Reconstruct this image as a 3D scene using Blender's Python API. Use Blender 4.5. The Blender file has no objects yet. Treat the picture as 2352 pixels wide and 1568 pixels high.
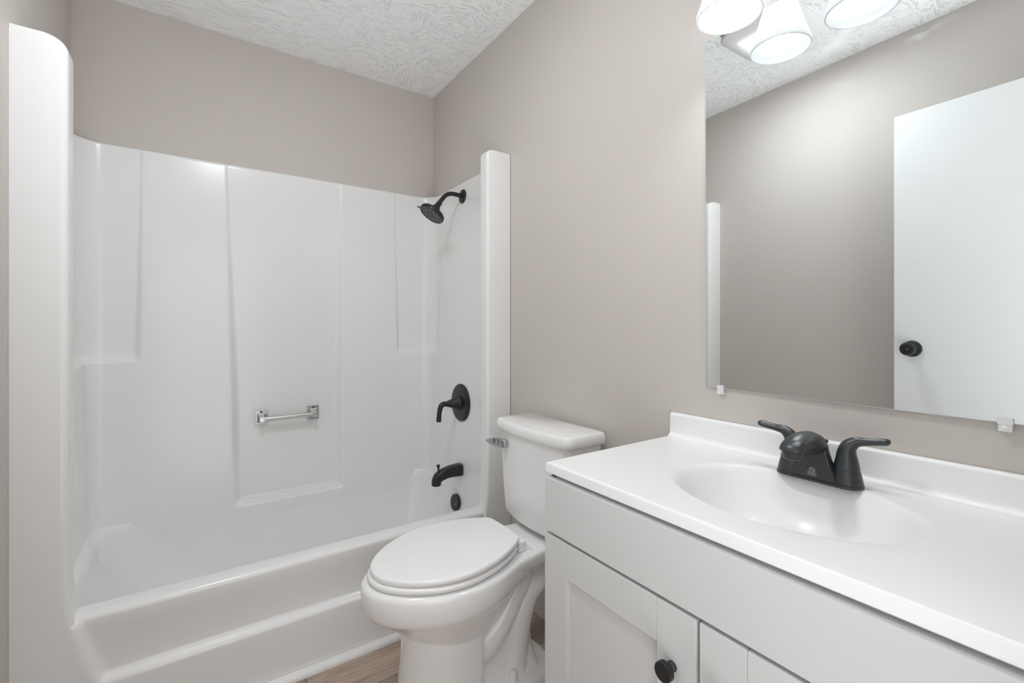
import bpy, bmesh, math, random
from mathutils import Vector, Matrix
random.seed(7)
PI = math.pi
S = bpy.context.scene
COL = S.collection

# ------------------------------------------------------------------ camera, world, light, exposure
W, H = 1.51, 2.44                      # room width (x = -W .. 0), ceiling height; back wall at y = 0
FRONT = -2.46
cd = bpy.data.cameras.new('camera'); cam = bpy.data.objects.new('camera', cd); COL.objects.link(cam)
cd.sensor_width = 36.0; cd.lens = 1053.8 * 36 / 2352; cd.shift_y = -35.0 / 2352; cd.clip_start = 0.01
cam.location = (-1.1143, -2.4084, 1.1402); cam.rotation_euler = (PI / 2, 0, -0.6033)
S.camera = cam

wd = bpy.data.worlds.new('world'); S.world = wd; wd.use_nodes = True
wd.node_tree.nodes['Background'].inputs[0].default_value = (1.0, 1.0, 1.0, 1)
wd.node_tree.nodes['Background'].inputs[1].default_value = 1.5

S.view_settings.view_transform = 'Standard'; S.view_settings.look = 'None'
S.view_settings.gamma = 1.0; S.view_settings.use_curve_mapping = False
S.view_settings.exposure = 0.26
cy = S.cycles
cy.use_denoising = True; cy.max_bounces = 14; cy.diffuse_bounces = 10; cy.glossy_bounces = 6
cy.transmission_bounces = 8; cy.transparent_max_bounces = 8; cy.sample_clamp_indirect = 6.0
cy.caustics_reflective = False; cy.caustics_refractive = False

FILL_W, BULB_S, LENS_S = 19.0, 72.0, 62.0
la = bpy.data.lights.new('ceiling_fill', 'AREA'); la.shape = 'RECTANGLE'; la.size = 1.5; la.size_y = 1.3  # unseen fill added beyond the doorway, aimed up to brighten the ceiling
la.energy = FILL_W; la.spread = math.radians(105); la.color = (0.965, 1.0, 1.045)
lo = bpy.data.objects.new('ceiling_fill', la); COL.objects.link(lo)
lo.location = (-0.97, -3.05, 0.35)
lo.rotation_euler = Vector((0.0, 1, 2.4)).to_track_quat('-Z', 'Z').to_euler()

# ------------------------------------------------------------------ helpers
def link(o): COL.objects.link(o); return o

def obj(name, bm, mat, parent=None, smooth=35, loc=None):
    bmesh.ops.recalc_face_normals(bm, faces=bm.faces[:])
    me = bpy.data.meshes.new(name); bm.to_mesh(me); bm.free()
    mats = mat if isinstance(mat, (list, tuple)) else [mat]
    for m in mats: me.materials.append(m)
    if smooth:
        me.shade_smooth()
        if smooth < 180: me.set_sharp_from_angle(angle=math.radians(smooth))
    o = bpy.data.objects.new(name, me); link(o)
    if 0 < smooth <= 40:
        w_ = o.modifiers.new('weighted_normal', 'WEIGHTED_NORMAL'); w_.keep_sharp = True; w_.weight = 90
    if parent is not None:
        o.parent = parent
        if parent.type == 'EMPTY' or parent.parent is not None or True:
            o.matrix_parent_inverse = world_of(parent).inverted()
    return o

def world_of(o):
    m = o.matrix_basis.copy()
    if o.parent is not None: m = world_of(o.parent) @ o.matrix_parent_inverse @ m
    return m

def tag(o, label, cat, group=None, kind=None):
    o['label'] = label; o['category'] = cat
    if group: o['group'] = group
    if kind: o['kind'] = kind
    return o

def thing(name, label, cat, loc, group=None, kind=None):
    o = bpy.data.objects.new(name, None); link(o); o.location = loc; o.empty_display_size = 0.05
    return tag(o, label, cat, group, kind)

def merge(bm, other):
    me = bpy.data.meshes.new('tmp'); other.to_mesh(me); other.free(); bm.from_mesh(me); bpy.data.meshes.remove(me)

def box(bm, x0, x1, y0, y1, z0, z1, bev=0.0, seg=2):
    b = bmesh.new(); bmesh.ops.create_cube(b, size=1)
    for v in b.verts:
        v.co = Vector(((x0 + x1) / 2 + v.co.x * (x1 - x0), (y0 + y1) / 2 + v.co.y * (y1 - y0), (z0 + z1) / 2 + v.co.z * (z1 - z0)))
    if bev > 0: bmesh.ops.bevel(b, geom=b.edges[:], offset=bev, segments=seg, affect='EDGES', profile=0.5)
    merge(bm, b); return bm

def frame_of(d):
    d = Vector(d).normalized()
    up = Vector((0, 0, 1)) if abs(d.z) < 0.9 else Vector((0, 1, 0))
    a = d.cross(up).normalized(); b = a.cross(d).normalized()
    return a, b

def rings(bm, R, cap0=True, cap1=True, closed=True):
    V = [[bm.verts.new(p) for p in r] for r in R]
    n = len(R[0])
    for i in range(len(V) - 1):
        for j in range(n if closed else n - 1):
            k = (j + 1) % n
            bm.faces.new((V[i][j], V[i][k], V[i + 1][k], V[i + 1][j]))
    if cap0: bm.faces.new(V[0][::-1])
    if cap1: bm.faces.new(V[-1])
    return V

def spline(pts, n):
    """Catmull-Rom through pts (tuples of any length)."""
    P = [pts[0]] + list(pts) + [pts[-1]]; out = []
    for i in range(1, len(P) - 2):
        for k in range(n):
            t = k / n; a, b, c, d = P[i - 1], P[i], P[i + 1], P[i + 2]
            out.append(tuple(0.5 * (2 * q + (r - p) * t + (2 * p - 5 * q + 4 * r - s) * t * t + (-p + 3 * q - 3 * r + s) * t ** 3)
                             for p, q, r, s in zip(a, b, c, d)))
    out.append(tuple(pts[-1])); return out

def tube(bm, path, n=20, sub=6, squash=None):
    """path: list of (x, y, z, radius); parallel-transported rings; squash = (side scale, up scale)."""
    P = spline(path, sub) if sub > 1 else path
    pts = [Vector(p[:3]) for p in P]; rad = [p[3] for p in P]
    R = []; a = None
    for i, p in enumerate(pts):
        d = (pts[min(i + 1, len(pts) - 1)] - pts[max(i - 1, 0)]).normalized()
        if a is None: a, b = frame_of(d)
        else:
            a = (a - d * a.dot(d)).normalized(); b = a.cross(d).normalized()
        sx, sy = (1, 1) if squash is None else (squash(i / (len(pts) - 1)) if callable(squash) else squash)
        R.append([p + a * (math.cos(2 * PI * k / n) * rad[i] * sx) + b * (math.sin(2 * PI * k / n) * rad[i] * sy) for k in range(n)])
    rings(bm, R); return bm

def lathe(bm, prof, origin, axis, n=32):
    """prof: list of (radius, height along axis)."""
    a, b = frame_of(axis); d = Vector(axis).normalized(); o = Vector(origin)
    R = [[o + d * h + a * (math.cos(2 * PI * k / n) * max(r, 1e-5)) + b * (math.sin(2 * PI * k / n) * max(r, 1e-5)) for k in range(n)] for r, h in prof]
    rings(bm, R, True, True); return bm

def sstep(a, b, x):
    t = min(1, max(0, (x - a) / (b - a))); return t * t * (3 - 2 * t)

def lerp(a, b, t): return a + (b - a) * t

def interp(tab, x):
    if x <= tab[0][0]: return tab[0][1]
    for (a, va), (b, vb) in zip(tab, tab[1:]):
        if x <= b: return lerp(va, vb, (x - a) / (b - a))
    return tab[-1][1]

def rrect(x0, x1, y0, y1, r, n=8):
    """rounded rectangle outline; r may be one value or four (x1y1, x0y1, x0y0, x1y0)."""
    rs = r if isinstance(r, (tuple, list)) else (r,) * 4
    out = []
    for k, (sx, sy, rr) in enumerate(((1, 1, rs[0]), (-1, 1, rs[1]), (-1, -1, rs[2]), (1, -1, rs[3]))):
        cx = (x1 - rr) if sx > 0 else (x0 + rr); cyy = (y1 - rr) if sy > 0 else (y0 + rr)
        for i in range(n + 1):
            t = k * PI / 2 + i / n * PI / 2
            out.append((cx + rr * math.cos(t), cyy + rr * math.sin(t)))
    return out

# ------------------------------------------------------------------ materials
def srgb(r, g, b):
    f = lambda c: (c / 255 / 12.92) if c / 255 <= 0.04045 else ((c / 255 + 0.055) / 1.055) ** 2.4
    return (f(r), f(g), f(b), 1)

def mat(name, col, rough=0.5, metal=0.0, coat=0.0, spec=0.5, bump=None, var=None):
    m = bpy.data.materials.new(name); m.use_nodes = True
    nt = m.node_tree; p = nt.nodes['Principled BSDF']
    c = col if len(col) == 4 else (*col, 1)
    p.inputs['Base Color'].default_value = c; p.inputs['Roughness'].default_value = rough
    p.inputs['Metallic'].default_value = metal; p.inputs['Coat Weight'].default_value = coat
    p.inputs['Coat Roughness'].default_value = 0.05; p.inputs['Specular IOR Level'].default_value = spec
    tc = nt.nodes.new('ShaderNodeTexCoord')
    if var:                                             # gentle large-scale colour variation
        sc, amt = var
        nz = nt.nodes.new('ShaderNodeTexNoise'); nz.inputs['Scale'].default_value = sc; nz.inputs['Detail'].default_value = 3
        nt.links.new(tc.outputs['Object'], nz.inputs['Vector'])
        mx = nt.nodes.new('ShaderNodeMix'); mx.data_type = 'RGBA'
        mx.inputs[6].default_value = tuple(x * (1 - amt) for x in c[:3]) + (1,); mx.inputs[7].default_value = tuple(min(1, x * (1 + amt)) for x in c[:3]) + (1,)
        nt.links.new(nz.outputs['Fac'], mx.inputs[0]); nt.links.new(mx.outputs[2], p.inputs['Base Color'])
    if bump:
        sc, st, dist = bump
        nz = nt.nodes.new('ShaderNodeTexNoise'); nz.inputs['Scale'].default_value = sc; nz.inputs['Detail'].default_value = 4
        nt.links.new(tc.outputs['Object'], nz.inputs['Vector'])
        bp = nt.nodes.new('ShaderNodeBump'); bp.inputs['Strength'].default_value = st; bp.inputs['Distance'].default_value = dist
        nt.links.new(nz.outputs['Fac'], bp.inputs['Height']); nt.links.new(bp.outputs['Normal'], p.inputs['Normal'])
    return m

M_WALL = mat('taupe_wall_paint', (0.58, 0.540, 0.506), 0.6, spec=0.3, bump=(140, 0.06, 0.002))
M_TUB = mat('white_fibreglass', (0.81, 0.815, 0.81), 0.22, coat=0.12, bump=(5.0, 0.04, 0.01))
M_CER = mat('white_ceramic', (0.83, 0.83, 0.825), 0.12, coat=0.4)
M_SEAT = mat('white_plastic_seat', (0.85, 0.85, 0.85), 0.22)
M_CTR = mat('white_cultured_marble', (0.86, 0.865, 0.86), 0.30, coat=0.06)
M_CAB = mat('pale_grey_cabinet_paint', (0.60, 0.605, 0.60), 0.42, spec=0.4)
M_BLACK = mat('matte_black_metal', (0.012, 0.012, 0.012), 0.38, spec=0.5)
M_BLK2 = mat('black_faucet_finish', (0.028, 0.032, 0.036), 0.33, spec=0.55)
M_NOZ = mat('dark_grey_rubber_face', (0.13, 0.13, 0.135), 0.5)
M_HOLE = mat('black_nozzle_rubber', (0.006, 0.006, 0.006), 0.5)
M_CHROME = mat('polished_chrome', (0.78, 0.78, 0.78), 0.1, metal=1.0)
M_LEVER = mat('worn_chrome', (0.52, 0.52, 0.53), 0.22, metal=1.0)
M_NICKEL = mat('brushed_nickel', (0.66, 0.65, 0.63), 0.27, metal=1.0)
M_TRIM = mat('white_trim_paint', (0.82, 0.82, 0.81), 0.35)
M_DOOR = mat('white_door_paint', (0.80, 0.815, 0.82), 0.4, var=(3, 0.01))
M_WHITE = mat('white_plastic', (0.8, 0.8, 0.8), 0.35)
M_PRINT = mat('pale_grey_print', (0.5, 0.5, 0.5), 0.5)
M_EDGE = mat('ground_glass_edge', (0.62, 0.66, 0.65), 0.15)

def ceiling_mat():
    m = mat('textured_ceiling_paint', (0.90, 0.915, 0.92), 0.75, spec=0.2)
    nt = m.node_tree; p = nt.nodes['Principled BSDF']
    tc = nt.nodes.new('ShaderNodeTexCoord')
    L = nt.links.new
    wn = nt.nodes.new('ShaderNodeTexNoise'); wn.inputs['Scale'].default_value = 7; wn.inputs['Detail'].default_value = 2
    L(tc.outputs['Object'], wn.inputs['Vector'])
    ad = nt.nodes.new('ShaderNodeMix'); ad.data_type = 'RGBA'; ad.blend_type = 'ADD'; ad.inputs[0].default_value = 0.09
    L(tc.outputs['Object'], ad.inputs[6]); L(wn.outputs['Color'], ad.inputs[7])
    acc = None
    for rot, sc in ((0.30, (30, 105, 1)), (-0.55, (105, 34, 1))):
        mp = nt.nodes.new('ShaderNodeMapping'); mp.inputs['Scale'].default_value = sc; mp.inputs['Rotation'].default_value = (0, 0, rot)
        L(ad.outputs[2], mp.inputs['Vector'])
        nz = nt.nodes.new('ShaderNodeTexNoise'); nz.inputs['Scale'].default_value = 1.0; nz.inputs['Detail'].default_value = 2.5; nz.inputs['Roughness'].default_value = 0.5
        L(mp.outputs['Vector'], nz.inputs['Vector'])
        rp = nt.nodes.new('ShaderNodeMapRange'); rp.interpolation_type = 'SMOOTHSTEP'
        rp.inputs['From Min'].default_value = 0.53; rp.inputs['From Max'].default_value = 0.66
        L(nz.outputs['Fac'], rp.inputs['Value'])
        if acc is None: acc = rp.outputs['Result']
        else:
            pm = nt.nodes.new('ShaderNodeTexNoise'); pm.inputs['Scale'].default_value = 3.2; L(tc.outputs['Object'], pm.inputs['Vector'])
            pr = nt.nodes.new('ShaderNodeMapRange'); pr.inputs['From Min'].default_value = 0.48; pr.inputs['From Max'].default_value = 0.58; L(pm.outputs['Fac'], pr.inputs['Value'])
            mx = nt.nodes.new('ShaderNodeMix'); L(pr.outputs['Result'], mx.inputs[0]); L(acc, mx.inputs[2]); L(rp.outputs['Result'], mx.inputs[3]); acc = mx.outputs[0]
    bp = nt.nodes.new('ShaderNodeBump'); bp.inputs['Strength'].default_value = 1.0; bp.inputs['Distance'].default_value = 0.0025
    L(acc, bp.inputs['Height']); L(bp.outputs['Normal'], p.inputs['Normal'])
    return m
M_CEIL = ceiling_mat()

def floor_mat():
    m = mat('oak_look_vinyl_plank', (0.3, 0.24, 0.2), 0.42, spec=0.35)
    nt = m.node_tree; p = nt.nodes['Principled BSDF']; L = nt.links.new
    tc = nt.nodes.new('ShaderNodeTexCoord')
    br = nt.nodes.new('ShaderNodeTexBrick'); br.offset = 0.37; br.inputs['Scale'].default_value = 1.0
    br.inputs['Brick Width'].default_value = 1.22; br.inputs['Row Height'].default_value = 0.152
    br.inputs['Mortar Size'].default_value = 0.0012; br.inputs['Mortar Smooth'].default_value = 0.1; br.inputs['Bias'].default_value = 0
    br.inputs['Color1'].default_value = (0, 0, 0, 1); br.inputs['Color2'].default_value = (1, 1, 1, 1); br.inputs['Mortar'].default_value = (0.5, 0.5, 0.5, 1)
    off = nt.nodes.new('ShaderNodeMapping'); off.inputs['Location'].default_value = (0.37, 0.045, 0)
    L(tc.outputs['Object'], off.inputs['Vector']); L(off.outputs['Vector'], br.inputs['Vector'])
    sep = nt.nodes.new('ShaderNodeVectorMath'); sep.operation = 'SCALE'; sep.inputs['Scale'].default_value = 7.0
    L(br.outputs['Color'], sep.inputs[0])
    ad = nt.nodes.new('ShaderNodeVectorMath'); ad.operation = 'ADD'
    L(tc.outputs['Object'], ad.inputs[0]); L(sep.outputs[0], ad.inputs[1])
    mp = nt.nodes.new('ShaderNodeMapping'); mp.inputs['Scale'].default_value = (3.2, 46, 1); L(ad.outputs[0], mp.inputs['Vector'])
    nz = nt.nodes.new('ShaderNodeTexNoise'); nz.inputs['Scale'].default_value = 1.6; nz.inputs['Detail'].default_value = 8; nz.inputs['Roughness'].default_value = 0.62; nz.inputs['Distortion'].default_value = 0.6
    L(mp.outputs['Vector'], nz.inputs['Vector'])
    rp = nt.nodes.new('ShaderNodeValToRGB'); e = rp.color_ramp.elements
    e[0].position = 0.28; e[0].color = (0.25, 0.20, 0.165, 1); e[1].position = 0.72; e[1].color = (0.56, 0.455, 0.38, 1)
    k = rp.color_ramp.elements.new(0.5); k.color = (0.43, 0.34, 0.28, 1)
    L(nz.outputs['Fac'], rp.inputs[0])
    mx = nt.nodes.new('ShaderNodeMix'); mx.data_type = 'RGBA'; mx.blend_type = 'MULTIPLY'; mx.inputs[0].default_value = 1
    tn = nt.nodes.new('ShaderNodeMix'); tn.data_type = 'RGBA'; tn.inputs[6].default_value = (0.72, 0.74, 0.77, 1); tn.inputs[7].default_value = (1.08, 1.04, 1.02, 1)
    L(br.outputs['Color'], tn.inputs[0]); L(rp.outputs['Color'], mx.inputs[6]); L(tn.outputs[2], mx.inputs[7])
    gr = nt.nodes.new('ShaderNodeMix'); gr.data_type = 'RGBA'; gr.inputs[7].default_value = (0.09, 0.07, 0.06, 1)
    L(br.outputs['Fac'], gr.inputs[0]); L(mx.outputs[2], gr.inputs[6]); L(gr.outputs[2], p.inputs['Base Color'])
    bp = nt.nodes.new('ShaderNodeBump'); bp.inputs['Strength'].default_value = 0.15; bp.inputs['Distance'].default_value = 0.001
    L(nz.outputs['Fac'], bp.inputs['Height']); L(bp.outputs['Normal'], p.inputs['Normal'])
    return m
M_FLOOR = floor_mat()

def mirror_mat():
    m = mat('silvered_mirror', (0.835, 0.868, 0.862), 0.0, metal=1.0)
    nt = m.node_tree; p = nt.nodes['Principled BSDF']; L = nt.links.new
    out = nt.nodes['Material Output']
    tc = nt.nodes.new('ShaderNodeTexCoord')
    mp = nt.nodes.new('ShaderNodeMapping'); mp.inputs['Rotation'].default_value = (-0.45, 0, 0); mp.inputs['Scale'].default_value = (1, 9, 26)
    L(tc.outputs['Object'], mp.inputs['Vector'])
    nz = nt.nodes.new('ShaderNodeTexNoise'); nz.inputs['Scale'].default_value = 1.0; nz.inputs['Detail'].default_value = 5; nz.inputs['Roughness'].default_value = 0.6
    L(mp.outputs['Vector'], nz.inputs['Vector'])
    rp = nt.nodes.new('ShaderNodeValToRGB'); rp.color_ramp.elements[0].position = 0.56; rp.color_ramp.elements[1].position = 0.80
    L(nz.outputs['Fac'], rp.inputs[0])
    # smears lie in one wiped patch high on the glass
    sx = nt.nodes.new('ShaderNodeSeparateXYZ'); L(tc.outputs['Object'], sx.inputs[0])
    def band(sock, c, w):
        a = nt.nodes.new('ShaderNodeMath'); a.operation = 'SUBTRACT'; L(sock, a.inputs[0]); a.inputs[1].default_value = c
        b = nt.nodes.new('ShaderNodeMath'); b.operation = 'ABSOLUTE'; L(a.outputs[0], b.inputs[0])
        d = nt.nodes.new('ShaderNodeMapRange'); d.inputs['From Min'].default_value = w; d.inputs['From Max'].default_value = w * 0.3
        L(b.outputs[0], d.inputs['Value']); return d.outputs['Result']
    m1 = nt.nodes.new('ShaderNodeMath'); m1.operation = 'MULTIPLY'; L(band(sx.outputs['Y'], -2.10, 0.16), m1.inputs[0]); L(band(sx.outputs['Z'], 1.68, 0.13), m1.inputs[1])
    m2 = nt.nodes.new('ShaderNodeMath'); m2.operation = 'MULTIPLY'; L(m1.outputs[0], m2.inputs[0]); L(rp.outputs['Color'], m2.inputs[1])
    m3 = nt.nodes.new('ShaderNodeMath'); m3.operation = 'MULTIPLY'; L(m2.outputs[0], m3.inputs[0]); m3.inputs[1].default_value = 0.32
    df = nt.nodes.new('ShaderNodeBsdfDiffuse'); df.inputs['Color'].default_value = (0.85, 0.86, 0.87, 1)
    ms = nt.nodes.new('ShaderNodeMixShader'); L(m3.outputs[0], ms.inputs[0]); L(p.outputs[0], ms.inputs[1]); L(df.outputs[0], ms.inputs[2])
    L(ms.outputs[0], out.inputs['Surface'])
    return m
M_MIRROR = mirror_mat()

def glow(name, col, strength):
    m = bpy.data.materials.new(name); m.use_nodes = True; nt = m.node_tree
    p = nt.nodes['Principled BSDF']; p.inputs['Base Color'].default_value = (0.8, 0.8, 0.8, 1)
    p.inputs['Emission Color'].default_value = (*col, 1); p.inputs['Emission Strength'].default_value = strength
    return m
M_BULB = glow('lit_bulb', (0.965, 1.0, 1.035), BULB_S)
M_LENS = glow('lit_fan_lens', (0.965, 1.0, 1.035), LENS_S)

def shade_mat():
    m = bpy.data.materials.new('frosted_glass_shade'); m.use_nodes = True; nt = m.node_tree; L = nt.links.new
    nt.nodes.remove(nt.nodes['Principled BSDF']); out = nt.nodes['Material Output']
    d = nt.nodes.new('ShaderNodeBsdfDiffuse'); d.inputs[0].default_value = (0.85, 0.85, 0.85, 1)
    t = nt.nodes.new('ShaderNodeBsdfTranslucent'); t.inputs[0].default_value = (0.62, 0.62, 0.62, 1)
    g = nt.nodes.new('ShaderNodeBsdfGlossy'); g.inputs['Roughness'].default_value = 0.15
    a = nt.nodes.new('ShaderNodeMixShader'); a.inputs[0].default_value = 0.88; L(d.outputs[0], a.inputs[1]); L(t.outputs[0], a.inputs[2])
    b = nt.nodes.new('ShaderNodeMixShader'); b.inputs[0].default_value = 0.03; L(a.outputs[0], b.inputs[1]); L(g.outputs[0], b.inputs[2])
    L(b.outputs[0], out.inputs['Surface'])
    return m
M_SHADE = shade_mat()

def clear_mat():
    m = mat('clear_plastic', (0.95, 0.96, 0.97), 0.15)
    m.node_tree.nodes['Principled BSDF'].inputs['Transmission Weight'].default_value = 0.22
    m.node_tree.nodes['Principled BSDF'].inputs['IOR'].default_value = 1.45
    return m
M_CLEAR = clear_mat()

# ------------------------------------------------------------------ room shell
def struct(name, bm, m, label, cat, smooth=0):
    o = obj(name, bm, m, smooth=smooth); return tag(o, label, cat, kind='structure')

T = 0.11
struct('floor', box(bmesh.new(), -W - T, T, FRONT - 0.5, T, -0.05, 0), M_FLOOR, 'greige brown wood-look plank floor beside the tub', 'floor')
struct('ceiling', box(bmesh.new(), -W - T, T, FRONT - T, T, H, H + 0.06), M_CEIL, 'white ceiling with a stippled brushed texture', 'ceiling')
struct('wall_back', box(bmesh.new(), -W - T, T, 0, T, 0, H), M_WALL, 'taupe wall above the long side of the tub', 'wall')
struct('wall_right', box(bmesh.new(), 0, T, FRONT - T, 0, 0, H), M_WALL, 'taupe wall carrying the mirror behind toilet and vanity', 'wall')
def wl(y): return -W + 0.021 * (-y)                      # the left wall runs slightly out of square
b = bmesh.new(); rings(b, [[(-W - T, 0, z), (wl(0), 0, z), (wl(FRONT - T), FRONT - T, z), (-W - T, FRONT - T, z)] for z in (0, H)])
struct('wall_left', b, M_WALL, 'taupe wall behind the open door, seen in the mirror', 'wall')
DX0, DX1, DH = -1.352, -0.62, 2.06                       # doorway in the wall behind the camera
b = bmesh.new()
box(b, -W + 0.051, DX0 - 0.035, FRONT - T, FRONT, 0, H); box(b, DX1, 0, FRONT - T, FRONT, 0, H); box(b, DX0 - 0.035, DX1, FRONT - T, FRONT, DH, H)
struct('wall_front', b, M_WALL, 'taupe wall with the doorway behind the viewer', 'wall')
b = bmesh.new(); rings(b, [[(wl(y) + 0.0005, y, 0), (wl(y) + 0.013, y, 0), (wl(y) + 0.013, y, 0.08), (wl(y) + 0.009, y, 0.085), (wl(y) + 0.0005, y, 0.085)] for y in (FRONT, -0.83)])
struct('baseboard_left', b, M_TRIM, 'white baseboard on the wall behind the open door', 'baseboard', 35)

# ------------------------------------------------------------------ tub and surround
def skew(p):                                             # the alcove is not quite square: its left front sits 3 cm back
    x, y, z = p
    return (x + 0.021 * (-y) * min(1, max(0, -x / W)), y + 0.004 * (-x / W) * sstep(0.40, 0.70, -y), z)

tub = thing('bathtub_surround', 'white one-piece bathtub with moulded shower surround in the alcove', 'bathtub', (-W / 2, -0.4, 0))
ZT = 1.862
def po(z): return interp([(0.29, 0.066), (0.36, 0.064), (1.0, 0.050), (1.6, 0.024), (1.862, 0.015)], z)
def no(z): return interp([(0.36, 0.024), (1.862, 0.012)], z)
RC = 0.10
L1 = 0.66 - RC; LA = RC * PI / 2; L2 = W - 2 * RC
def plan(s):
    """point on the wall line and inward normal; s runs left wall, back wall, right wall"""
    if s < L1: return (-W, -0.66 + s), (1, 0)
    s -= L1
    if s < LA:
        a = s / RC; return (-W + RC - RC * math.cos(a), -RC + RC * math.sin(a)), (math.cos(a), -math.sin(a))
    s -= LA
    if s < L2: return (-W + RC + s, 0), (0, -1)
    s -= L2
    if s < LA:
        a = s / RC; return (-RC + RC * math.sin(a), -RC + RC * math.cos(a)), (-math.sin(a), -math.cos(a))
    s -= LA
    return (0, -RC - s), (-1, 0)
STOT = 2 * L1 + 2 * LA + L2
def s_back(x): return L1 + LA + (x + W - RC)
def s_right(y): return L1 + 2 * LA + L2 + (-RC - y)
def s_left(y): return y + 0.66
NICHES = [(lambda t: s_left(-0.30), lambda t: s_back(-1.292), 0.995), (lambda t: s_back(-1.008 + 0.024 * t), lambda t: s_back(-0.508), 0.342), (lambda t: s_back(-0.238), lambda t: s_right(-0.165), 0.995)]
def panel_off(s, z):
    p, n = po(z), no(z); dep = p - n; t = (ZT - z) / 1.5
    m = 0
    for e0, e1, zb in NICHES:
        a, c = e0(t), e1(t); w = 0.85 * dep + 0.006
        m = max(m, sstep(a, a + w, s) * sstep(c, c - w, s) * sstep(zb, zb + 0.030, z))
    return p - m * dep
def panel_pt(s, z):
    (x, y), (nx, ny) = plan(s); o = panel_off(s, z); return Vector((x + nx * o, y + ny * o, z))
ss = set()
k = 0.0
while k < STOT: ss.add(round(k, 4)); k += 0.018
for e0, e1, zb in NICHES:
    for t in (0, 1):
        for i in range(-3, 16): ss.add(round(e0(t) + i * 0.003, 4)); ss.add(round(e1(t) - i * 0.003, 4))
for q in (L1, L1 + LA, L1 + LA + L2, L1 + 2 * LA + L2):
    pass
for i in range(13):
    ss.add(round(L1 + LA * i / 12, 4)); ss.add(round(L1 + LA + L2 + LA * i / 12, 4))
ss.add(round(STOT, 4)); ss = sorted(v for v in ss if 0 <= v <= STOT)
ss = [v for i, v in enumerate(ss) if i == 0 or v - ss[i - 1] > 0.0012]
zz = [0.292, 0.31, 0.325, 0.334] + [0.340 + i * 0.004 for i in range(17)] + [0.45 + i * 0.06 for i in range(9)] + [0.985 + i * 0.004 for i in range(11)] + [1.07 + i * 0.07 for i in range(11)] + [1.815, 1.835, 1.845, 1.852]
zz = sorted(set(round(v, 4) for v in zz))
b = bmesh.new(); rows = []
for z in zz: rows.append([b.verts.new(skew(panel_pt(s, z))) for s in ss])
def caprow(z, f):
    r = []
    for s in ss:
        (x, y), (nx, ny) = plan(s); o = panel_off(s, 1.852) * f + 0.0006; r.append(b.verts.new(skew((x + nx * o, y + ny * o, z))))
    rows.append(r)
caprow(1.858, 0.85); caprow(1.862, 0.5); caprow(1.862, 0.0); caprow(zz[0], 0.0)
for i in range(len(rows) - 1):
    for j in range(len(ss) - 1): b.faces.new((rows[i][j], rows[i][j + 1], rows[i + 1][j + 1], rows[i + 1][j]))
for j in range(len(ss) - 1): b.faces.new((rows[-1][j], rows[-1][j + 1], rows[0][j + 1], rows[0][j]))
for j in (0, -1): b.faces.new([r[j] for r in rows])
obj('surround_panel', b, M_TUB, tub, smooth=60)

# basin below the rim
b = bmesh.new(); R = []
def ring(x0, x1, y0, y1, r, z, n=10): R.append([skew((x, y, z)) for x, y in rrect(x0, x1, y0, y1, r, n)])
ring(-W + 0.03, -0.02, -0.716, -0.020, 0.03, 0.367)
ring(-W + 0.066, -0.034, -0.706, -0.034, 0.06, 0.368)
ring(-W + 0.080, -0.052, -0.703, -0.052, (0.13, 0.15, 0.06, 0.06), 0.366)
ring(-W + 0.088, -0.056, -0.700, -0.056, (0.13, 0.15, 0.06, 0.06), 0.356)
ring(-W + 0.098, -0.0615, -0.695, -0.0615, (0.13, 0.15, 0.07, 0.07), 0.328)
ring(-W + 0.106, -0.0645, -0.690, -0.0645, (0.13, 0.15, 0.09, 0.09), 0.295)
ring(-W + 0.150, -0.083, -0.672, -0.080, (0.13, 0.15, 0.09, 0.09), 0.200)
ring(-W + 0.200, -0.108, -0.662, -0.112, (0.13, 0.15, 0.10, 0.10), 0.110)
ring(-W + 0.235, -0.125, -0.645, -0.130, (0.13, 0.15, 0.10, 0.10), 0.072)
ring(-W + 0.300, -0.170, -0.600, -0.175, (0.12, 0.14, 0.10, 0.10), 0.055)
ring(-W + 0.600, -0.450, -0.430, -0.340, (0.04, 0.04, 0.04, 0.04), 0.050)
rings(b, R, False, True)
obj('tub_basin', b, M_TUB, tub, smooth=60)

# rim and apron: y(x, z) with a recessed upper field
b = bmesh.new()
def recess(x, z):
    t = (0.374 - z) / 0.18
    xl = lerp(-1.392, -1.338, min(1, max(0, t))); xr = lerp(-0.112, -0.165, min(1, max(0, t)))
    return sstep(xl - 0.012, xl + 0.014, x) * sstep(xr + 0.012, xr - 0.014, x) * sstep(0.181, 0.207, z)
xs = sorted(set([round(-W + 0.002 + i * (W - 0.004) / 40, 4) for i in range(41)] + [round(-1.42 + i * 0.006, 4) for i in range(20)] + [round(-0.08 - i * 0.006, 4) for i in range(20)]))
rows = []
prof_z = [0.358, 0.345, 0.33, 0.31, 0.28, 0.25, 0.222, 0.210, 0.206, 0.202, 0.197, 0.192, 0.187, 0.183, 0.178, 0.15, 0.10, 0.06, 0.03, 0.0005]
for x in xs:
    col = [(-0.684, 0.330), (-0.692, 0.356), (-0.698, 0.367), (-0.706, 0.373), (-0.718, 0.3745), (-0.748, 0.3740), (-0.759, 0.3725), (-0.767, 0.3685), (-0.7715, 0.363)]
    for z in prof_z:
        yo = lerp(-0.7829, -0.7836, min(1, -x / 1.387))
        yr = lerp(-0.7725, -0.7620, sstep(0.358, 0.235, z))
        col.append((lerp(yo, yr, recess(x, z)), z))
    rows.append([b.verts.new(skew((x, y, z))) for y, z in col])
for i in range(len(rows) - 1):
    for j in range(len(rows[0]) - 1): b.faces.new((rows[i][j], rows[i + 1][j], rows[i + 1][j + 1], rows[i][j + 1]))
obj('apron', b, M_TUB, tub, smooth=60)

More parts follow.
